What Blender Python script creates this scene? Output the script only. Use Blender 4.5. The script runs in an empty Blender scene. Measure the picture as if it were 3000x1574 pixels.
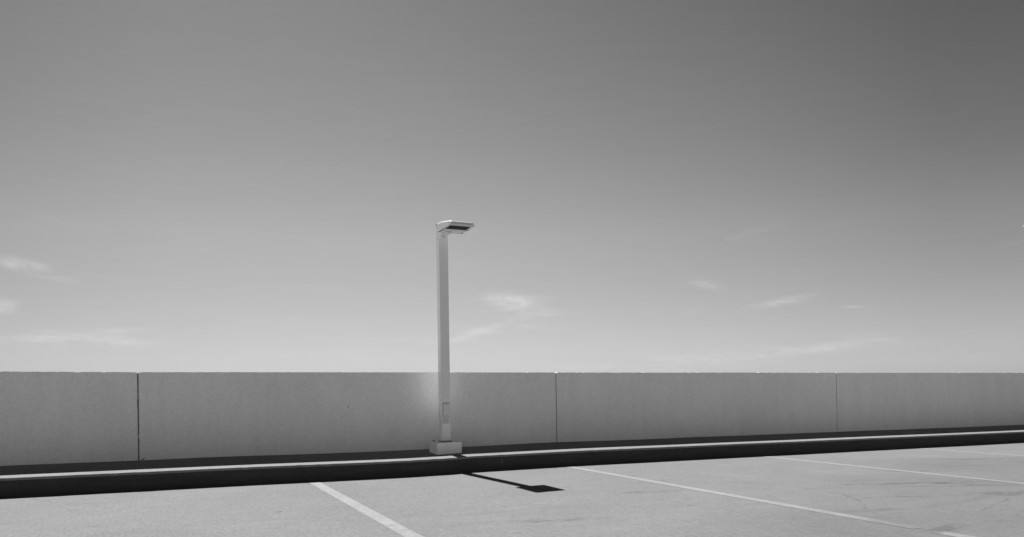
import bpy, bmesh, math, random
from mathutils import Vector, Matrix, noise
random.seed(7)
sc = bpy.context.scene
COL = sc.collection

# ------------------------------------------------------------------ camera
# world: X runs along the parapet, +Y points through it, z = 0 is the deck beside the kerb
CAM_H = 0.74
F_PX, PSI, ROLL, PITCH, V0 = 2329.57, 0.4269, 0.0157, 0.0086, 1155.2
cd = bpy.data.cameras.new('camera'); cam = bpy.data.objects.new('camera', cd); COL.objects.link(cam)
cd.sensor_width = 36.0; cd.lens = F_PX / 3000 * 36.0
cd.shift_y = (V0 - 787) / 3000.0
cd.clip_start = 0.05; cd.clip_end = 20000
c, s = math.cos(PSI), math.sin(PSI)
right = Vector((c, -s, 0)); fwd0 = Vector((s, c, 0)); up0 = Vector((0, 0, 1))
fwd = fwd0 * math.cos(PITCH) + up0 * math.sin(PITCH)
up = -fwd0 * math.sin(PITCH) + up0 * math.cos(PITCH)
cr, sr = math.cos(ROLL), math.sin(ROLL)
Rc = right * cr - up * sr
Uc = right * sr + up * cr
Bc = -fwd
cam.matrix_world = Matrix(((Rc.x, Uc.x, Bc.x, 0), (Rc.y, Uc.y, Bc.y, 0), (Rc.z, Uc.z, Bc.z, CAM_H), (0, 0, 0, 1)))
sc.camera = cam

# ------------------------------------------------------------------ sky, sun, exposure
SUN = Vector((-0.0524, 1.0, 1.4967)).normalized()
EL = math.asin(SUN.z); ROT = math.atan2(SUN.x, SUN.y) % (2 * math.pi)
w = bpy.data.worlds.new("World"); sc.world = w; w.use_nodes = True
nt = w.node_tree; N = nt.nodes; LK = nt.links.new
bg = N['Background']; bg.inputs[1].default_value = 0.1
sky = N.new('ShaderNodeTexSky'); sky.sky_type = 'NISHITA'; sky.sun_disc = False
sky.sun_elevation = EL; sky.sun_rotation = ROT
sep = N.new('ShaderNodeSeparateColor'); LK(sky.outputs[0], sep.inputs[0])       # black and white film behind a red filter
tc = N.new('ShaderNodeTexCoord'); sx = N.new('ShaderNodeSeparateXYZ'); LK(tc.outputs['Generated'], sx.inputs[0])
ramp = N.new('ShaderNodeValToRGB'); LK(sx.outputs[2], ramp.inputs[0])
def set_ramp(r, stops):
    e = r.color_ramp.elements
    while len(e) > 1: e.remove(e[-1])
    e[0].position = stops[0][0]; e[0].color = (stops[0][1],) * 3 + (1,)
    for p, v in stops[1:]:
        q = e.new(p); q.color = (v, v, v, 1)
set_ramp(ramp, [(0.0, .52), (.06, .56), (.1, .57), (.2, .58), (.3, .48), (.45, .36), (.58, .14), (.75, .05), (1.0, .02)])  # high sky out of view cut low to deepen the shadows
def wmath(op, a, b=None, clamp=False):
    n = N.new('ShaderNodeMath'); n.operation = op; n.use_clamp = clamp
    for i, v in enumerate((a, b)):
        if v is None: continue
        if isinstance(v, (int, float)): n.inputs[i].default_value = v
        else: LK(v, n.inputs[i])
    return n.outputs[0]
base = wmath('MULTIPLY', sep.outputs[0], ramp.outputs[0])
# faint cirrus: azimuth / elevation coordinates, streaks stretched sideways
az = wmath('ARCTAN2', sx.outputs[0], sx.outputs[1]); elv = wmath('ARCSINE', sx.outputs[2])
# sky scaled by bearing, dimming to both sides of the view like lens falloff
caz = wmath('COSINE', wmath('SUBTRACT', az, math.radians(21)))
azr = N.new('ShaderNodeValToRGB'); LK(wmath('ADD', wmath('MULTIPLY', caz, .5), .5), azr.inputs[0])
set_ramp(azr, [(0.0, .95), (.5, .80), (.80, .66), (.925, .76), (.97, .93), (1.0, 1.0)])
caz2 = wmath('COSINE', wmath('SUBTRACT', az, math.radians(70)))
azh = N.new('ShaderNodeValToRGB'); LK(wmath('ADD', wmath('MULTIPLY', caz2, .5), .5), azh.inputs[0])
set_ramp(azh, [(0.0, 2.1), (.30, 1.6), (.45, .85), (.60, .72), (.85, .89), (.987, .96), (1.0, .97)])  # low sky behind the camera lifted, added to brighten the parapet face
zk_ = N.new('ShaderNodeMapRange'); zk_.inputs[1].default_value = .02; zk_.inputs[2].default_value = .27; LK(sx.outputs[2], zk_.inputs[0])
mixf = wmath('ADD', wmath('MULTIPLY', azr.outputs[0], zk_.outputs[0]), wmath('MULTIPLY', azh.outputs[0], wmath('SUBTRACT', 1.0, zk_.outputs[0])))
base = wmath('MULTIPLY', base, mixf)
comb = N.new('ShaderNodeCombineXYZ'); LK(az, comb.inputs[0]); LK(elv, comb.inputs[1])
mp = N.new('ShaderNodeMapping'); mp.inputs['Rotation'].default_value = (0, 0, -0.12); mp.inputs['Scale'].default_value = (13, 80, 1)
LK(comb.outputs[0], mp.inputs[0])
nz = N.new('ShaderNodeTexNoise'); nz.inputs['Scale'].default_value = 1.0; nz.inputs['Detail'].default_value = 9; nz.inputs['Roughness'].default_value = .68
nz.inputs['Distortion'].default_value = .6
LK(mp.outputs[0], nz.inputs[0])
WISP = []   # (azimuth, elevation, half width, half height, tilt, strength)
def wisp(px, py, hw, hh, tilt, st):
    x = px - 1500; y = py - V0
    a = x * cr - y * sr; b = x * sr + y * cr
    d = right * (a / F_PX) + fwd + up * (-b / F_PX); d.normalize()
    WISP.append((math.atan2(d.x, d.y), math.asin(d.z), hw * .85 / F_PX, hh * .85 / F_PX, tilt, st))
for a in ((40, 770, 130, 26, -.15, 1.0), (10, 898, 60, 26, 0, 1.0), (190, 822, 90, 12, -.12, .6), (130, 990, 170, 26, .03, .62), (330, 1005, 130, 26, .0, .7),
          (370, 965, 110, 12, .1, .5), (1505, 885, 130, 38, -.12, 1.15), (1480, 955, 260, 30, .2, .5), (1390, 975, 120, 16, .3, .42), (2070, 840, 70, 22, -.25, .9),
          (2290, 885, 140, 18, .12, .95), (2170, 690, 200, 16, .2, .45), (2500, 1005, 420, 24, .12, .34), (2100, 1050, 520, 34, .05, .5), (1380, 770, 140, 10, .03, .35),
          (1130, 990, 130, 12, .02, .35), (2980, 712, 60, 12, 0, .6), (2492, 899, 40, 5, 0, .7), (150, 640, 260, 20, -.1, .25)):
    wisp(*a)
acc = None
for (A, E_, hw, hh, t, st) in WISP:
    da = wmath('SUBTRACT', az, A); de = wmath('SUBTRACT', elv, E_)
    ct, sn = math.cos(t), math.sin(t)
    u = wmath('ADD', wmath('MULTIPLY', da, ct / hw), wmath('MULTIPLY', de, sn / hw))
    v = wmath('ADD', wmath('MULTIPLY', da, -sn / hh), wmath('MULTIPLY', de, ct / hh))
    r2 = wmath('ADD', wmath('MULTIPLY', u, u), wmath('MULTIPLY', v, v))
    g = wmath('MULTIPLY', wmath('EXPONENT', wmath('MULTIPLY', r2, -1.1)), st)
    acc = g if acc is None else wmath('ADD', acc, g)
nzr = N.new('ShaderNodeMapRange'); nzr.inputs[1].default_value = .36; nzr.inputs[2].default_value = .72; LK(nz.outputs[0], nzr.inputs[0])
thr = N.new('ShaderNodeMapRange'); thr.interpolation_type = 'SMOOTHSTEP'; thr.inputs[1].default_value = .50; thr.inputs[2].default_value = 1.02
LK(wmath('ADD', nz.outputs[0], wmath('MULTIPLY', wmath('MINIMUM', acc, 1.1), .36)), thr.inputs[0])
mp2 = N.new('ShaderNodeMapping'); mp2.inputs['Rotation'].default_value = (0, 0, .5); mp2.inputs['Scale'].default_value = (48, 120, 1); LK(comb.outputs[0], mp2.inputs[0])
nz2 = N.new('ShaderNodeTexNoise'); nz2.inputs['Scale'].default_value = 1.0; nz2.inputs['Detail'].default_value = 6; nz2.inputs['Roughness'].default_value = .7; nz2.inputs['Distortion'].default_value = 1.2
LK(mp2.outputs[0], nz2.inputs[0])
n2r = N.new('ShaderNodeMapRange'); n2r.inputs[1].default_value = .32; n2r.inputs[2].default_value = .62; n2r.inputs[3].default_value = .35; n2r.inputs[4].default_value = 1.1; LK(nz2.outputs[0], n2r.inputs[0])
cl = wmath('MULTIPLY', wmath('MULTIPLY', thr.outputs[0], wmath('MINIMUM', acc, 1.0)), n2r.outputs[0])
hz_ = wmath('MULTIPLY', nzr.outputs[0], .03)
cloud = wmath('ADD', wmath('ADD', wmath('MULTIPLY', cl, .33), hz_), 1.0)
tot = wmath('MULTIPLY', base, cloud)
cc = N.new('ShaderNodeCombineColor')
for i in range(3): LK(tot, cc.inputs[i])
LK(cc.outputs[0], bg.inputs[0])

sd = bpy.data.lights.new('sun', 'SUN'); sd.energy = 4.6; sd.angle = math.radians(0.5); sd.color = (1, 1, 1)
sun = bpy.data.objects.new('sun', sd); COL.objects.link(sun)
sun.rotation_euler = SUN.to_track_quat('Z', 'Y').to_euler(); sun.location = (0, 0, 30)
vs = sc.view_settings; vs.view_transform = 'Standard'; vs.look = 'None'; vs.gamma = 1; vs.use_curve_mapping = False
vs.exposure = 0.82

# ------------------------------------------------------------------ fitted layout (metres)
YK, ZK = 7.7397, 0.1652          # kerb edge
YW, ZTOP = 8.4922, 1.0766        # parapet face, parapet top
LSL = 0.0725                     # fall of the ledge
def undul(x):
    pts = [(-6, 0), (-1.13, .003), (.44, .001), (2.32, -.008), (2.75, -.004), (3.1, .006), (4.34, .012), (6.0, .008), (7.86, .003), (11.94, -.006), (18, 0)]
    if x <= pts[0][0] or x >= pts[-1][0]: return 0.0
    for (a, za), (b, zb) in zip(pts, pts[1:]):
        if a <= x <= b:
            t = (x - a) / (b - a); t = t * t * (3 - 2 * t)
            return za + (zb - za) * t
def deck_z(x, y): return -0.0161 * (7.6294 - y) + undul(x)
def ledge_z(x, y): return ZK + LSL * (y - YK) + undul(x)

# ------------------------------------------------------------------ material helpers
def mat(name, rough=.85, spec=.25):
    m = bpy.data.materials.new(name); m.use_nodes = True
    b = m.node_tree.nodes['Principled BSDF']; b.inputs['Roughness'].default_value = rough
    b.inputs['Specular IOR Level'].default_value = spec
    return m, m.node_tree, b
class G:                                    # tiny node maths helper
    def __init__(s_, nt): s_.nt = nt
    def n(s_, t, **k):
        x = s_.nt.nodes.new(t)
        for a, b in k.items(): setattr(x, a, b)
        return x
    def m(s_, op, a, b=None, c_=None, clamp=False):
        x = s_.n('ShaderNodeMath', operation=op, use_clamp=clamp)
        for i, v in enumerate((a, b, c_)):
            if v is None: continue
            if isinstance(v, (int, float)): x.inputs[i].default_value = v
            else: s_.nt.links.new(v, x.inputs[i])
        return x.outputs[0]
    def noise(s_, vec, scale, detail=5, rough=.55, sc3=None, rot=0, dist=0):
        mp_ = s_.n('ShaderNodeMapping'); s_.nt.links.new(vec, mp_.inputs[0])
        if sc3: mp_.inputs['Scale'].default_value = sc3
        mp_.inputs['Rotation'].default_value = (0, 0, rot)
        x = s_.n('ShaderNodeTexNoise'); s_.nt.links.new(mp_.outputs[0], x.inputs[0])
        x.inputs['Scale'].default_value = scale; x.inputs['Detail'].default_value = detail; x.inputs['Roughness'].default_value = rough
        x.inputs['Distortion'].default_value = dist
        return x.outputs[0]
    def rng(s_, v, a, b, c_=0., d=1.):
        x = s_.n('ShaderNodeMapRange'); s_.nt.links.new(v, x.inputs[0])
        for i, q in enumerate((a, b, c_, d)): x.inputs[i + 1].default_value = q
        return x.outputs[0]
    def gray(s_, v, sock):
        x = s_.n('ShaderNodeCombineColor')
        for i in range(3): s_.nt.links.new(v, x.inputs[i])
        s_.nt.links.new(x.outputs[0], sock)
    def bump(s_, v, b, strength, dist):
        x = s_.n('ShaderNodeBump'); x.inputs['Strength'].default_value = strength; x.inputs['Distance'].default_value = dist
        s_.nt.links.new(v, x.inputs['Height']); s_.nt.links.new(x.outputs[0], b.inputs['Normal'])
    def pos(s_):
        x = s_.n('ShaderNodeNewGeometry'); return x.outputs['Position']
    def spots(s_, P, lst, ax, soft=.35):
        """lst of (a, b, half a, half b, tilt): 1 inside any small ellipse; ax = the two axes used"""
        q = s_.n('ShaderNodeSeparateXYZ'); s_.nt.links.new(P, q.inputs[0])
        jit = s_.noise(P, 90, 2, .5)
        jj = s_.m('MULTIPLY', s_.m('SUBTRACT', jit, .5), 1.2)
        acc = None
        for (a, b, ha, hb, t) in lst:
            ct, sn = math.cos(t), math.sin(t)
            da = s_.m('SUBTRACT', q.outputs[ax[0]], a); db = s_.m('SUBTRACT', q.outputs[ax[1]], b)
            u = s_.m('ADD', s_.m('MULTIPLY', da, ct / ha), s_.m('MULTIPLY', db, sn / ha))
            v = s_.m('ADD', s_.m('MULTIPLY', da, -sn / hb), s_.m('MULTIPLY', db, ct / hb))
            r = s_.m('ADD', s_.m('ADD', s_.m('MULTIPLY', u, u), s_.m('MULTIPLY', v, v)), jj)
            e = s_.rng(r, 1.0, soft, 0, 1)
            acc = e if acc is None else s_.m('MAXIMUM', acc, e)
        return acc

# deck concrete: broomed slab with tyre marks, hairline cracks and small pits
def circle3(p, q, r):
    ax, ay = p; bx, by = q; cx, cy = r
    d = 2 * (ax * (by - cy) + bx * (cy - ay) + cx * (ay - by))
    ux = ((ax * ax + ay * ay) * (by - cy) + (bx * bx + by * by) * (cy - ay) + (cx * cx + cy * cy) * (ay - by)) / d
    uy = ((ax * ax + ay * ay) * (cx - bx) + (bx * bx + by * by) * (ax - cx) + (cx * cx + cy * cy) * (bx - ax)) / d
    return ux, uy, math.hypot(ax - ux, ay - uy)
ALB = .172
def concrete_value(g, P):
    fine = g.noise(P, 95, 2, .8)
    grit = g.noise(P, 42, 3, .8)
    mott = g.noise(P, 1.1, 6, .6, dist=.4)
    brm = g.noise(P, 1.0, 6, .68, sc3=(1.3, 16, 1), rot=.34)            # broom and wheel streaks across the bays
    brf = g.noise(P, 1.0, 4, .7, sc3=(5, 75, 1), rot=.30)
    v = g.m('ADD', g.m('MULTIPLY', g.m('SUBTRACT', fine, .5), .62), 1.0)
    v = g.m('ADD', v, g.m('MULTIPLY', g.m('SUBTRACT', grit, .5), .62))
    v = g.m('ADD', v, g.m('MULTIPLY', g.m('SUBTRACT', mott, .5), .30))
    v = g.m('ADD', v, g.m('MULTIPLY', g.m('SUBTRACT', brm, .5), .20))
    v = g.m('ADD', v, g.m('MULTIPLY', g.m('SUBTRACT', brf, .5), .16))
    cross = g.noise(P, 1.0, 3, .75, sc3=(52, 8, 1))                        # short speckle stretched away from the kerb, imitating film grain
    blot = g.noise(P, 3.6, 5, .65, dist=.5)
    v = g.m('ADD', v, g.m('MULTIPLY', g.m('SUBTRACT', cross, .5), .55))
    v = g.m('ADD', v, g.m('MULTIPLY', g.m('SUBTRACT', blot, .5), .20))
    return v, fine, grit, brf
def deck_stains_tone(g, P, strength=1.0):
    q = g.n('ShaderNodeSeparateXYZ'); g.nt.links.new(P, q.inputs[0])
    brk = g.rng(g.noise(P, 2.3, 5, .7), .38, .62)
    brk2 = g.rng(g.noise(P, 1.0, 5, .75, sc3=(4, 38, 1), rot=.45), .45, .62)
    wob = g.m('MULTIPLY', g.m('SUBTRACT', g.noise(P, 3.1, 3, .5), .5), .02)
    acc = None
    # thin tyre scrub arcs: three points, half width, depth
    for (a, b, c3, hw, dp) in (((4.40, 6.06), (4.97, 5.28), (4.53, 4.04), .008, .34), ((4.4, 6.12), (5.06, 5.62), (4.72, 4.40), .005, .18),
                               ((5.04, 3.58), (5.61, 3.80), (6.4, 4.16), .012, .26), ((5.2, 5.52), (6.05, 5.14), (7.0, 4.56), .009, .26),
                               ((3.2, 5.75), (4.6, 5.62), (6.4, 4.9), .010, .16), ((4.9, 3.3), (5.7, 3.62), (6.7, 4.25), .03, .12), ((4.0, 4.1), (5.0, 3.9), (6.3, 4.3), .06, .10),
                               ((5.0, 5.0), (5.9, 4.75), (6.9, 4.35), .05, .12), ((7.4, 5.9), (8.4, 5.6), (9.8, 5.0), .035, .12), ((1.7, 5.1), (2.6, 5.2), (3.9, 5.0), .03, .07)):
        ux, uy, R = circle3(a, b, c3)
        dx = g.m('SUBTRACT', q.outputs[0], ux); dy = g.m('SUBTRACT', q.outputs[1], uy)
        d = g.m('ABSOLUTE', g.m('ADD', g.m('SUBTRACT', g.m('SQRT', g.m('ADD', g.m('MULTIPLY', dx, dx), g.m('MULTIPLY', dy, dy))), R), wob))
        band = g.rng(d, hw, hw * .3, 0, 1)
        mx, my = (a[0] + c3[0]) / 2, (a[1] + c3[1]) / 2; L = math.hypot(a[0] - c3[0], a[1] - c3[1]) / 2 + .15
        ex = g.m('SUBTRACT', q.outputs[0], mx); ey = g.m('SUBTRACT', q.outputs[1], my)
        near = g.rng(g.m('SQRT', g.m('ADD', g.m('MULTIPLY', ex, ex), g.m('MULTIPLY', ey, ey))), L, L * .75, 0, 1)
        e = g.m('MULTIPLY', g.m('MULTIPLY', g.m('MULTIPLY', band, near), dp * 1.5), brk)
        acc = e if acc is None else g.m('MAXIMUM', acc, e)
    # broad rubbed patches
    patch = g.spots(P, [(6.2, 4.86, .45, .12, -.42), (5.8, 4.98, .5, .06, -.42), (3.72, 5.49, .42, .10, -.30), (6.1, 4.1, .55, .16, -.3), (4.3, 3.25, .30, .10, .3),
                        (8.8, 6.2, .8, .1, -.35), (2.4, 4.7, .5, .08, -.3), (6.35, 4.55, .35, .05, -.35), (5.2, 4.35, .35, .05, -.3), (7.0, 5.6, .5, .06, -.4)], (0, 1), soft=.0)
    acc = g.m('MAXIMUM', acc, g.m('MULTIPLY', g.m('MULTIPLY', patch, .52), brk2))
    marks = g.spots(P, [(.83, 5.89, .035, .018, .2), (1.74, 7.40, .022, .012, 0), (1.56, 6.59, .020, .008, 0), (1.28, 7.53, .012, .008, 0), (-.54, 6.67, .045, .009, .1), (-.30, 6.69, .035, .008, .1),
                        (2.38, 5.41, .020, .008, 0), (1.81, 4.84, .008, .007, 0), (2.01, 4.38, .035, .009, 0.1), (3.31, 6.13, .028, .008, -.3), (4.01, 7.05, .035, .012, -.3), (3.37, 5.44, .022, .01, -.4),
                        (3.56, 4.74, .025, .012, -.4), (4.23, 5.12, .022, .01, -.3), (4.28, 6.58, .022, .01, -.3), (4.28, 6.09, .022, .01, -.3), (.52, 6.86, .018, .008, 0), (5.27, 4.38, .05, .009, -.4),
                        (9.68, 6.72, .03, .01, 0), (7.25, 7.39, .03, .01, 0), (6.28, 4.78, .09, .014, -.42), (6.0, 4.93, .14, .012, -.42), (6.42, 4.60, .09, .012, -.40), (2.30, 5.44, .008, .01, 0)], (0, 1))
    acc = g.m('MAXIMUM', acc, g.m('MULTIPLY', marks, .62))
    broad_dark = g.spots(P, [(7.2, 3.7, 3.3, 2.2, -.25), (8.8, 5.4, 2.6, 1.3, -.25), (4.2, 3.4, 1.8, 1.0, -.2)], (0, 1), soft=.05)      # broad soft patches, darker towards the near right of the deck
    acc = g.m('ADD', acc, g.m('MULTIPLY', g.m('MULTIPLY', broad_dark, .21), g.rng(g.noise(P, .9, 5, .65), .25, .6, .55, 1)))
    return acc

m_deck, nt_, b_ = mat('deck_concrete', .9, .2); g = G(nt_); P = g.pos()
v, fine, grit, brf = concrete_value(g, P); st = deck_stains_tone(g, P)
# one hairline crack wandering across the bays
vor = g.n('ShaderNodeTexVoronoi', feature='DISTANCE_TO_EDGE'); vor.inputs['Scale'].default_value = .45
wn = g.n('ShaderNodeVectorMath', operation='ADD'); nn = g.n('ShaderNodeTexNoise'); nn.inputs['Scale'].default_value = 2.2; nn.inputs['Detail'].default_value = 6
nt_.links.new(P, nn.inputs[0]); sc3 = g.n('ShaderNodeVectorMath', operation='SCALE'); sc3.inputs['Scale'].default_value = .35
nt_.links.new(nn.outputs['Color'], sc3.inputs[0]); nt_.links.new(P, wn.inputs[0]); nt_.links.new(sc3.outputs[0], wn.inputs[1]); nt_.links.new(wn.outputs[0], vor.inputs[0])
crack = g.m('MULTIPLY', g.rng(vor.outputs['Distance'], .0022, .0006), g.rng(g.noise(P, .9, 3, .5), .50, .62))
tot_ = g.m('MULTIPLY', g.m('MULTIPLY', g.m('MULTIPLY', v, g.m('SUBTRACT', 1.0, st)), g.m('SUBTRACT', 1.0, g.m('MULTIPLY', crack, .28))), ALB)
g.gray(tot_, b_.inputs['Base Color']); g.bump(g.m('ADD', fine, g.m('MULTIPLY', brf, .7)), b_, .35, .004)

CRACKS = [(1.39, 4.965, .06, .010, .35), (1.43, 4.77, .07, .011, .15), (1.34, 4.76, .05, .009, -.1), (1.40, 5.35, .055, .007, .2)]
# worn white paint of the bay lines
m_paint, nt_, b_ = mat('road_paint', .75, .3); g = G(nt_); P = g.pos()
v, fine, grit, brf = concrete_value(g, P); st = deck_stains_tone(g, P)
wear = g.rng(g.noise(P, 26, 6, .8), .60, .74)
q = g.n('ShaderNodeSeparateXYZ'); nt_.links.new(P, q.inputs[0])
def boxmask(a, b, cc_, dd):   # 1 where y between a..b (soft)
    return g.m('MULTIPLY', g.rng(q.outputs[1], a, b), g.rng(q.outputs[1], dd, cc_))
gap = g.m('MULTIPLY', g.m('MULTIPLY', g.rng(q.outputs[1], 3.95, 3.42), g.rng(q.outputs[1], 3.12, 3.20)), g.m('MULTIPLY', g.rng(q.outputs[0], 3.9, 4.0), g.rng(q.outputs[0], 4.4, 4.3)))
scr = g.noise(P, 1.0, 5, .8, sc3=(9, 60, 1), rot=.4)
wgap = g.rng(g.m('ADD', scr, g.m('MULTIPLY', gap, .42)), .66, .76)
vor2 = g.n('ShaderNodeTexVoronoi', feature='DISTANCE_TO_EDGE'); vor2.inputs['Scale'].default_value = 2.6
wn = g.n('ShaderNodeVectorMath', operation='ADD'); nn = g.n('ShaderNodeTexNoise'); nn.inputs['Scale'].default_value = 9; nn.inputs['Detail'].default_value = 4
nt_.links.new(P, nn.inputs[0]); s3 = g.n('ShaderNodeVectorMath', operation='SCALE'); s3.inputs['Scale'].default_value = .12
nt_.links.new(nn.outputs['Color'], s3.inputs[0]); nt_.links.new(P, wn.inputs[0]); nt_.links.new(s3.outputs[0], wn.inputs[1]); nt_.links.new(wn.outputs[0], vor2.inputs[0])
crk = g.rng(vor2.outputs['Distance'], .010, .002)
cut = g.spots(P, CRACKS, (0, 1))
w_all = g.m('MAXIMUM', g.m('MAXIMUM', g.m('MULTIPLY', wear, .55), wgap), g.m('MULTIPLY', crk, .65))
pv = g.m('MULTIPLY', v, ALB * 1.36)
cv = g.m('MULTIPLY', v, ALB)
mix = g.m('ADD', g.m('MULTIPLY', pv, g.m('SUBTRACT', 1.0, w_all)), g.m('MULTIPLY', cv, w_all))
g.gray(g.m('MULTIPLY', g.m('MULTIPLY', mix, g.m('SUBTRACT', 1.0, g.m('MULTIPLY', cut, .45))), g.m('SUBTRACT', 1.0, g.m('MULTIPLY', st, .7))), b_.inputs['Base Color']); g.bump(fine, b_, .3, .003)

# ledge concrete
m_ledge, nt_, b_ = mat('ledge_concrete', .9, .2); g = G(nt_); P = g.pos()
v, fine, grit, brf = concrete_value(g, P)
g.gray(g.m('MULTIPLY', v, .215), b_.inputs['Base Color']); g.bump(fine, b_, .4, .004)
# kerb face: near-black concrete, much darker than the ledge
m_kerb, nt_, b_ = mat('dark_kerb_concrete', .9, .2); g = G(nt_); P = g.pos()
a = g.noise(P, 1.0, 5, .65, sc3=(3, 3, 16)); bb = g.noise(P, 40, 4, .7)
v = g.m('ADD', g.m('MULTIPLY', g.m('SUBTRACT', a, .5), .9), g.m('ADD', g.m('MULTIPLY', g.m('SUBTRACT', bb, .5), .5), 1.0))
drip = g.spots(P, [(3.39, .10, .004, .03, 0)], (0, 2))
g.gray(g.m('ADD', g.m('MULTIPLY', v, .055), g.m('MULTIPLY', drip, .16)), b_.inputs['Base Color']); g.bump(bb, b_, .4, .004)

# painted stucco of the parapet
m_wall, nt_, b_ = mat('parapet_plaster', .92, .15); g = G(nt_); P = g.pos()
fi = g.noise(P, 110, 2, .8); gr = g.noise(P, 48, 3, .8); mo = g.noise(P, 1.6, 5, .6); stv = g.noise(P, 1.0, 5, .7, sc3=(7, 7, .8))
v = g.m('ADD', 1.0, g.m('MULTIPLY', g.m('SUBTRACT', fi, .5), .36)); v = g.m('ADD', v, g.m('MULTIPLY', g.m('SUBTRACT', gr, .5), .42))
v = g.m('ADD', v, g.m('MULTIPLY', g.m('SUBTRACT', mo, .5), .18)); v = g.m('ADD', v, g.m('MULTIPLY', g.m('SUBTRACT', stv, .5), .17))
pits = g.spots(P, [(1.93, .706, .006, .010, .4), (1.685, .327, .006, .005, 0), (5.281, .652, .008, .006, 0), (5.547, .643, .006, .006, 0), (8.873, .968, .008, .005, 0), (11.72, 1.06, .012, .006, 0),
                   (13.2, .52, .01, .01, 0), (-.07, .235, .022, .007, .7)], (0, 2))
v = g.m('MULTIPLY', v, g.m('SUBTRACT', 1.0, g.m('MULTIPLY', pits, .7)))
g.gray(g.m('MULTIPLY', v, .90), b_.inputs['Base Color']); g.bump(g.m('ADD', fi, gr), b_, .35, .004)
def simple(name, val, rough=.6, spec=.4, var=.06, scale=60):
    m, nt_, b_ = mat(name, rough, spec); g = G(nt_)
    tcn = g.n('ShaderNodeTexCoord'); n_ = g.noise(tcn.outputs['Object'], scale, 4, .65); n2 = g.noise(tcn.outputs['Object'], 4, 4, .6)
    v = g.m('ADD', 1.0, g.m('ADD', g.m('MULTIPLY', g.m('SUBTRACT', n_, .5), var * 2), g.m('MULTIPLY', g.m('SUBTRACT', n2, .5), var * 2)))
    g.gray(g.m('MULTIPLY', v, val), b_.inputs['Base Color']); g.bump(n_, b_, .12, .002)
    return m
m_seal = simple('joint_sealant', .09, .8)
m_seal2 = simple('weathered_joint_sealant', .11, .9, var=.4, scale=40)
m_backing = simple('joint_backing_mortar', .42, .9)
m_pole = simple('painted_steel', .90, .4)
m_base = simple('painted_concrete_block', .93, .85, .2, var=.12, scale=35)
m_head = simple('painted_cast_aluminium', .70, .4)
m_trim = simple('pale_trim', .74, .4)
m_dark = simple('dark_lens_glass', .012, .6, .12, var=.5, scale=50)
m_black = simple('dark_gasket', .03, .6)
m_plate = simple('hand_hole_steel', .80, .45)
m_stick = simple('grey_label_film', .66, .5)
m_far = simple('far_ground', .15, .95)
m_slab = simple('slab_edge_concrete', .3, .9)

# ------------------------------------------------------------------ mesh helpers
def link(name, bm, m, parent=None, smooth=False, mats=None):
    me = bpy.data.meshes.new(name); bm.normal_update(); bm.to_mesh(me); bm.free()
    for x in (mats or [m]): me.materials.append(x)
    if smooth:
        for p in me.polygons: p.use_smooth = True
    o = bpy.data.objects.new(name, me); COL.objects.link(o)
    if parent: o.parent = parent
    return o
def box(bm, x0, x1, y0, y1, z0, z1):
    vs_ = [bm.verts.new(p) for p in ((x0, y0, z0), (x1, y0, z0), (x1, y1, z0), (x0, y1, z0), (x0, y0, z1), (x1, y0, z1), (x1, y1, z1), (x0, y1, z1))]
    fs = [bm.faces.new([vs_[i] for i in f]) for f in ((0, 3, 2, 1), (4, 5, 6, 7), (0, 1, 5, 4), (1, 2, 6, 5), (2, 3, 7, 6), (3, 0, 4, 7))]
    return vs_, fs
def bevel(bm, w_, seg=2, edges=None):
    bmesh.ops.bevel(bm, geom=edges or bm.edges[:], offset=w_, segments=seg, profile=.6, affect='EDGES', clamp_overlap=True)
def empty(name, loc, rz=0.0):
    o = bpy.data.objects.new(name, None); COL.objects.link(o); o.location = loc; o.rotation_euler = (0, 0, rz); o.empty_display_size = .2
    return o
def tag(o, label=None, cat=None, group=None, kind=None):
    for k, v_ in (('label', label), ('category', cat), ('group', group), ('kind', kind)):
        if v_: o[k] = v_
    return o
def rib(rows):
    bm = bmesh.new(); vr = [[bm.verts.new(p) for p in r] for r in rows]
    for a, b in zip(vr, vr[1:]):
        for i in range(len(a) - 1): bm.faces.new((a[i], a[i + 1], b[i + 1], b[i]))
    return bm

# ------------------------------------------------------------------ the setting
# ground far below the parking structure
bm = bmesh.new(); R = 3000
vs_ = [bm.verts.new((R * math.cos(i * math.pi / 24), R * math.sin(i * math.pi / 24), -9.0)) for i in range(48)]; bm.faces.new(vs_)
tag(link('ground', bm, m_far), kind='structure')
# deck surface: fine rows near the kerb, coarse elsewhere; underside slab hangs below it
xs = [-26, -20, -14, -10, -8] + [-6 + .2 * i for i in range(121)] + [20, 24, 30, 38, 46]
ys = [-24, -16, -10, -6, -3, -1] + [0 + .5 * i for i in range(16)] + [7.76, 8.3, 9.0]
bm = rib([[(x, y, deck_z(x, y)) for x in xs] for y in ys]); bmesh.ops.recalc_face_normals(bm, faces=bm.faces)
for f_ in bm.faces:
    if f_.normal.z < 0: f_.normal_flip()
tag(link('parking_deck', bm, m_deck, smooth=True), kind='structure')
bm = bmesh.new(); box(bm, -26, 46, -24, 9.0, -1.4, -.62); tag(link('deck_slab', bm, m_slab), kind='structure')

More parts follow.
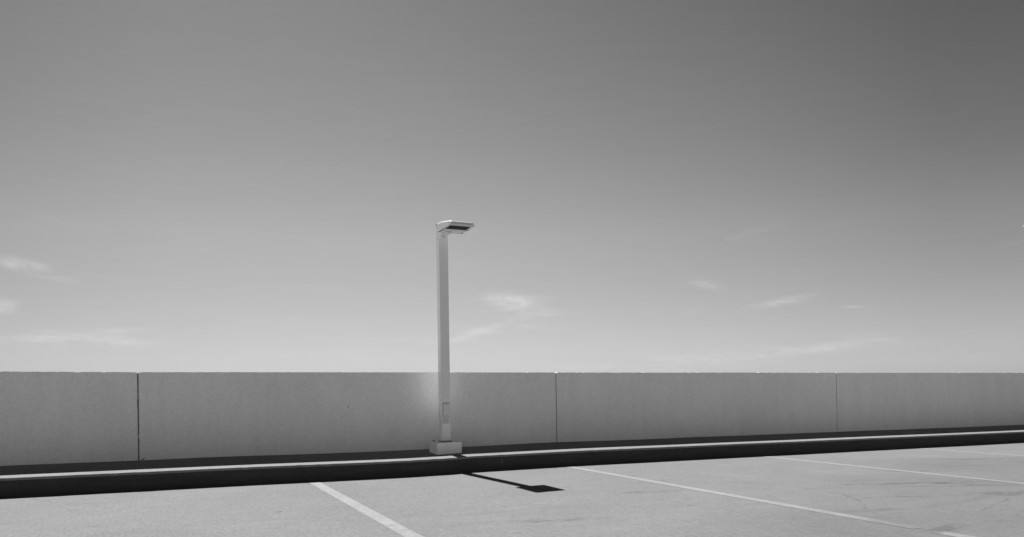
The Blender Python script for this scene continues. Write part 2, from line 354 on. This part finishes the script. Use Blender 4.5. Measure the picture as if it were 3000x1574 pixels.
# kerb with its sloping ledge up to the parapet
def frac(x, k=1.0, seed=0.): return noise.noise(Vector((x * k, seed, 3.1)))
CHIPS = [(-.02, .05, .011), (-.75, .12, .008), (7.0, .00, 0), (8.95, .05, .012), (1.55, .06, .006), (3.95, .04, .006), (-.10, .02, .01)]
xk = [-26 + i for i in range(20)] + [-6 + .02 * i for i in range(1051)] + [16 + i for i in range(31)]
rows = []
for x in sorted(set(xk)):
    near = -6 <= x <= 15
    j = (frac(x, 9, 1) * .004 + frac(x, 45, 2) * .003 + frac(x, 1.7, 3) * .005) if near else 0
    jz = (frac(x, 12, 5) * .0018) if near else 0
    p = sum(a * math.exp(-((x - c0) / w0) ** 2) for c0, w0, a in CHIPS if w0)
    u = undul(x); e = YK + j - p
    zt = ledge_z(x, YK) + jz
    wob = frac(x, .8, 8) * .004 if near else 0
    rows.append([(x, YK + .006, -.75), (x, YK + .004, u - .02), (x, YK + .003 + j * .2, u + .06), (x, e + .003, zt - .022), (x, e, zt - .010), (x, e + .004, zt - .002), (x, e + .014, zt + .001),
                 (x, YK + .12, ledge_z(x, YK + .12)), (x, YK + .33, ledge_z(x, YK + .33) + frac(x, 1.3, 6) * .003), (x, YW - .03, ledge_z(x, YW - .03) + wob), (x, YW + .03, ledge_z(x, YW) + .006 + wob)])
bm = rib(rows); bm.normal_update()
if sum(f_.normal.z for f_ in bm.faces) < 0: bmesh.ops.reverse_faces(bm, faces=bm.faces)
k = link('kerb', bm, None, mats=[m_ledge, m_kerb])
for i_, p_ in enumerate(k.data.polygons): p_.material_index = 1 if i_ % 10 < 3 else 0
tag(k, kind='structure')

# bay lines: one sheet each, following the deck
lab = ['wide white bay line nearest the camera, left of the lamp shadow', 'long white bay line scrubbed through near the bottom right', 'thin white bay line running off the right edge above the tyre marks',
       'farthest and thinnest white bay line at the upper right of the deck']
for i in range(4):
    xc = 1.4145 + i * 2.7416 - (.006 if i == 0 else 0); rows = []
    y = 7.735
    while y > 2.1:
        jl = frac(y, 7, 20 + i) * .004 + frac(y, 40, 30 + i) * .0025; jr = frac(y, 7, 40 + i) * .004 + frac(y, 40, 50 + i) * .0025
        z = deck_z(xc, y); rows.append([(xc - .050 + jl, y, z + .0012), (xc + .050 + jr, y, z + .0012)]); y -= .03
    bm = rib(rows)
    if i == 1:        # worn right through where cars turn in
        bmesh.ops.delete(bm, geom=[f_ for f_ in bm.faces if 3.205 < f_.calc_center_median().y < 3.33], context='FACES')
    bmesh.ops.recalc_face_normals(bm, faces=bm.faces)
    for f_ in bm.faces:
        if f_.normal.z < 0: f_.normal_flip()
    tag(link('parking_line', bm, m_paint), lab[i], 'parking line', 'white bay lines painted on the deck')

# parapet: cast panels with sealed joints between
par = tag(empty('parapet_wall', (4.5, YW, .2)), 'plain grey parapet wall of flat panels along the deck edge', 'wall')
JO = [-0.108 + i * 4.555 for i in range(-4, 9)]
T = .18
def panel(x0, x1, idx):
    """top edge slightly ragged; front edge as measured"""
    gap = .005
    x0 += gap; x1 -= gap
    step = .015 if (x1 > -3 and x0 < 16) else 1.0
    n = max(2, int((x1 - x0) / step)); rows = []
    for i in range(n + 1):
        x = x0 + (x1 - x0) * i / n
        near = step < .5
        jz = (frac(x, 14, 60 + idx) * .0022 + frac(x, 55, 61 + idx) * .0022 + frac(x, .6, 62) * .003) if near else 0
        if near and x < 0: jz *= 1.6
        if near and x < -.1: jz += .0045 * min(1, (-.1 - x) / 1.2)
        ch = 0
        dd = min(x - x0, x1 - x)
        if dd < .03: ch = .005 * (1 - dd / .03) * (1 if idx % 2 else .8)
        for cx_, cw, cdp in ((-.62, .02, .005), (-.40, .012, .005), (7.55, .025, .004)):
            ch += cdp * math.exp(-((x - cx_) / cw) ** 2)
        zt = ZTOP + jz - ch
        rows.append([(x, YW, -1.6), (x, YW, .05), (x, YW + frac(x, .5, 70) * .0015, zt - .010), (x, YW + .0005, zt - .0005), (x, YW + .010, zt), (x, YW + T - .01, zt + .001), (x, YW + T, zt - .008), (x, YW + T, -1.6)])
    bm = rib(rows)
    for r_ in (0, -1):
        vs2 = [v_ for v_ in bm.verts if abs(v_.co.x - (x0 if r_ == 0 else x1)) < 1e-5]
        vs2.sort(key=lambda v_: v_.index)
        bm.verts.index_update()
        vs2.sort(key=lambda v_: v_.index)
        bm.faces.new(vs2)
    bmesh.ops.recalc_face_normals(bm, faces=bm.faces)
    o = link('wall_panel', bm, m_wall, par); o.location = -Vector(par.location); return o
for i, (a, b_x) in enumerate(zip(JO, JO[1:])): panel(a, b_x, i)
for x in JO[1:-1]:
    bm = bmesh.new()
    if abs(x + .108) < .01:      # old joint, sealant bulging out in broken lengths
        z = .16
        while z < 1.06:
            L = random.choice((.012, .02, .03, .045)); wd = random.uniform(.003, .0058); off = random.uniform(-.002, .002)
            if random.random() < .80: box(bm, x - wd + off, x + wd + off, YW - .0035 - random.uniform(0, .002), YW + .03, z, z + L)
            z += L + .0008
        bk = bmesh.new(); box(bk, x - .0048, x + .0048, YW + .0045, YW + T - .01, .0, ZTOP - .012)
        o2 = link('joint_backing', bk, m_backing, par); o2.location = -Vector(par.location)
        o = link('joint_sealant', bm, m_seal2, par); o['label'] = 'ragged dark sealant in the leftmost joint'
    else:
        box(bm, x - .0045, x + .0045, YW + .006, YW + T - .01, .0, ZTOP - .016)
        o = link('joint_sealant', bm, m_seal, par)
    o.location = -Vector(par.location)

# ------------------------------------------------------------------ lamp posts
def lamp(loc, ztop_head, rz, label):
    """loc: centre of the pole at ledge level; head arm points to local -Y; ztop_head: underside of the head above loc"""
    ox, oy, oz = loc
    root = tag(empty('street_lamp', loc, rz), label, 'street lamp', 'square lamp posts with flat heads')
    HW = .0507
    hz = ztop_head
    # base block, a little out of true
    by0, by1 = -.176, .098; bz = .111
    bm = bmesh.new(); vs_, _ = box(bm, -.149, .126, by0, by1, -.06, bz)
    for i_, dx_, dy_, dz_ in ((0, .001, -.002, 0), (1, .004, 0, 0), (4, -.002, .002, -.001), (5, 0, .001, .001), (3, -.012, .0, 0), (7, .016, -.003, .004), (6, -.002, 0, .003)):
        vs_[i_].co += Vector((dx_, dy_, dz_))
    bevel(bm, .005, 2); base_ = link('base_block', bm, m_base, root)
    bm = bmesh.new(); bmesh.ops.create_cone(bm, segments=6, radius1=.009, radius2=.009, depth=.014, cap_ends=True, matrix=Matrix.Translation((-.105, .07, bz + .009)))
    link('bolt', bm, m_black, base_)
    # pole: square tube with rounded corners
    bm = bmesh.new(); box(bm, -HW, HW, -HW, HW, bz + .004, hz + .108)
    bevel(bm, .006, 3, [e for e in bm.edges if abs(e.verts[0].co.z - e.verts[1].co.z) > .5])
    pole = link('pole', bm, m_pole, root)
    bm = bmesh.new(); box(bm, -HW - .002, HW + .002, -HW - .002, HW + .002, hz + .1085, hz + .115); bevel(bm, .0015, 1)
    link('pole_cap', bm, m_black, root)
    bm = bmesh.new(); box(bm, -HW - .004, HW + .004, -HW - .004, HW + .004, bz + .002, bz + .010); bevel(bm, .001, 1)
    link('base_gasket', bm, m_black, root)
    # hand hole cover, standing proud of the front face
    def plate(name, x0, x1, z0, z1, r, y0, y1, m, par_):
        bm = bmesh.new(); pts = []
        for cx_, cz_, a0 in ((x1 - r, z0 + r, -90), (x1 - r, z1 - r, 0), (x0 + r, z1 - r, 90), (x0 + r, z0 + r, 180)):
            for k_ in range(6): a_ = math.radians(a0 + 18 * k_); pts.append((cx_ + r * math.cos(a_), cz_ + r * math.sin(a_)))
        A = [bm.verts.new((px_, y0, pz_)) for px_, pz_ in pts]; B = [bm.verts.new((px_, y1, pz_)) for px_, pz_ in pts]
        bm.faces.new(A[::-1]) if False else bm.faces.new(A); bm.faces.new(B[::-1])
        for i_ in range(len(A)): bm.faces.new((A[i_], B[i_], B[(i_ + 1) % len(A)], A[(i_ + 1) % len(A)]))
        bmesh.ops.recalc_face_normals(bm, faces=bm.faces)
        return link(name, bm, m, par_)
    F = -HW
    plate('hand_hole_gasket', -.0385, .0455, .374, .534, .016, F - .0015, F + .001, m_black, pole)
    hc = plate('hand_hole_cover', -.0345, .0430, .378, .528, .013, F - .007, F - .0018, m_plate, root)
    for zz in (.514, .394):
        bm = bmesh.new(); bmesh.ops.create_cone(bm, segments=12, radius1=.0042, radius2=.0042, depth=.003, cap_ends=True, matrix=Matrix.Translation((.004, F - .0088, zz)) @ Matrix.Rotation(math.pi / 2, 4, 'X'))
        link('screw', bm, m_black, hc)
    plate('label_plate', -.040, .030, .307, .364, .002, F - .0022, F - .0004, m_stick, root)
    # head: wedge casting, thick at the pole, thin at the tip
    x0, x1 = -.0932, .1866
    yb, yf = -.0998 + .0, -.5109       # rear, front
    L = yb - yf
    prof = [(0, .098), (.10, .0965), (.25, .0925), (.42, .083), (.58, .0725), (.74, .0615), (.88, .050), (.96, .0435), (.985, .040), (1.0, .032)]
    zr = .014
    bm = bmesh.new()
    rc = .03
    def plan(inset, ylen=1.0):         # rounded plan outline, front corners rounded
        P_ = []
        X0, X1, YF, YB = x0 + inset, x1 - inset, yf + inset, yb
        for cx_, cy_, a0 in ((X1 - rc, YF + rc, -90), ):
            pass
        return X0, X1, YF, YB
    # housing: stations along y, each a cross-section across x with rounded shoulders
    rows = []
    for t, hgt in prof:
        y = yb - t * (L - .006); ins = .004
        if t > .9: ins += .016 * ((t - .9) / .1) ** 2
        r_ = min(.014, hgt - zr - .004)
        sec = [(x0 + ins, y, hz + zr)]
        for k_ in range(5): a_ = math.radians(180 - 22.5 * k_); sec.append((x0 + ins + r_ + r_ * math.cos(a_), y, hz + hgt - r_ + r_ * math.sin(a_)))
        for k_ in range(5): a_ = math.radians(90 - 22.5 * k_); sec.append((x1 - ins - r_ + r_ * math.cos(a_), y, hz + hgt - r_ + r_ * math.sin(a_)))
        sec.append((x1 - ins, y, hz + zr)); rows.append(sec)
    t, hgt = prof[-1]; rows.append([(p[0], yf + .006, hz + zr) for p in rows[-1]])
    bm = rib(rows); bm.verts.ensure_lookup_table()
    nsec = len(rows[0]); bm.faces.new([bm.verts[i_] for i_ in range(nsec)])
    bmesh.ops.recalc_face_normals(bm, faces=bm.faces)
    head = link('lamp_head', bm, m_head, root, smooth=True)
    mod = head.modifiers.new('split', 'EDGE_SPLIT'); mod.split_angle = math.radians(32)
    # bottom rim: frame round the lens, with a thin groove above it
    bm = bmesh.new()
    def ring(inset, z):
        X0, X1, YF, YB = x0 + inset, x1 - inset, yf + inset, yb - inset * .2; out = []
        for cx_, cy_, a0, r_ in ((X1 - .022, YF + .022, -90, .022), (X1 - .006, YB - .006, 0, .006), (X0 + .006, YB - .006, 90, .006), (X0 + .022, YF + .022, 180, .022)):
            for k_ in range(6): a_ = math.radians(a0 + 18 * k_); out.append((cx_ + r_ * math.cos(a_), cy_ + r_ * math.sin(a_), z))
        return out
    loops = [ring(.006, hz + zr - .0006), ring(-.001, hz + zr - .0006), ring(-.002, hz + zr - .003), ring(-.002, hz + .003), ring(.001, hz)]
    vr = [[bm.verts.new(p) for p in lp] for lp in loops]
    for a, b in zip(vr, vr[1:]):
        for i_ in range(len(a)): j_ = (i_ + 1) % len(a); bm.faces.new((a[i_], a[j_], b[j_], b[i_]))
    bm.faces.new(vr[0]); bm.faces.new(vr[-1])
    bmesh.ops.recalc_face_normals(bm, faces=bm.faces)
    rim = link('head_rim', bm, m_trim, head)
    # LED window, its bezel, rear gear door, latches
    bm = bmesh.new(); lx0, lx1, ly0, ly1 = -.080, .150, -.494, -.315
    box(bm, lx0, lx1, ly0, ly1, hz - .0035, hz - .0005); bevel(bm, .001, 1); lens = link('led_window', bm, m_dark, head)
    for i_ in range(5):
        for j_ in range(3):
            bm = bmesh.new(); cx_ = lx0 + .028 + i_ * .0435; cy_ = ly0 + .034 + j_ * .056
            bmesh.ops.create_uvsphere(bm, u_segments=10, v_segments=6, radius=.011, matrix=Matrix.Translation((cx_, cy_, hz - .0035)) @ Matrix.Diagonal((1, 1, .35, 1)))
            link('led_optic', bm, m_dark, lens, smooth=True)
    bm = bmesh.new()
    for a in ((lx0 - .008, lx1 + .008, ly0 - .008, ly0 - .0005), (lx0 - .008, lx1 + .008, ly1 + .0005, ly1 + .008), (lx0 - .008, lx0 - .0005, ly0, ly1), (lx1 + .0005, lx1 + .008, ly0, ly1)):
        box(bm, *a, hz - .005, hz - .0008)
    link('window_bezel', bm, m_trim, head)
    bm = bmesh.new(); box(bm, -.074, .170, -.298, -.128, hz - .006, hz - .0005); bevel(bm, .003, 2); link('gear_door', bm, m_trim, head)
    bm = bmesh.new()
    for a in ((-.080, -.072, -.300, -.126), (.1705, .1765, -.300, -.126), (-.080, .1765, -.1265, -.1195)): box(bm, *a, hz - .0018, hz - .0002)
    link('door_gap', bm, m_black, head)
    for yy in (-.40, -.335, -.25, -.17):
        bm = bmesh.new(); box(bm, .157, .180, yy - .006, yy + .006, hz - .010, hz - .0005); bevel(bm, .002, 1); link('latch', bm, m_black if yy in (-.335, -.17) else m_trim, head)
    # knuckle joining head to pole: horizontal cylinder under the rear of the head
    bm = bmesh.new(); bmesh.ops.create_cone(bm, segments=28, radius1=.030, radius2=.030, depth=.20, cap_ends=True, matrix=Matrix.Translation((.0, -HW - .098, hz - .008)) @ Matrix.Rotation(math.pi / 2, 4, 'X'))
    bevel(bm, .003, 2, [e for e in bm.edges if abs(e.verts[0].co.y - e.verts[1].co.y) < .01])
    link('knuckle', bm, m_head, root)
    bm = bmesh.new(); box(bm, -.024, .024, -.1005, -HW - .0002, hz + .002, hz + .092); bevel(bm, .004, 2)
    link('mounting_arm', bm, m_head, root)
    return root
PX, PY = 2.8664 + .0507, 8.1448 + .0507
PZ = ledge_z(PX, PY)
lamp((PX, PY, PZ), 2.5678 - PZ, 0, 'white square lamp post with a flat head on a concrete block at the ledge')
# its neighbour out among the bays, of which only the tip of the head reaches into view
QX, QY = 9.545, 5.705
lamp((QX, QY, deck_z(QX, QY)), 2.622 - deck_z(QX, QY), math.radians(-90), 'white lamp head whose tip just enters at the right edge of the sky')
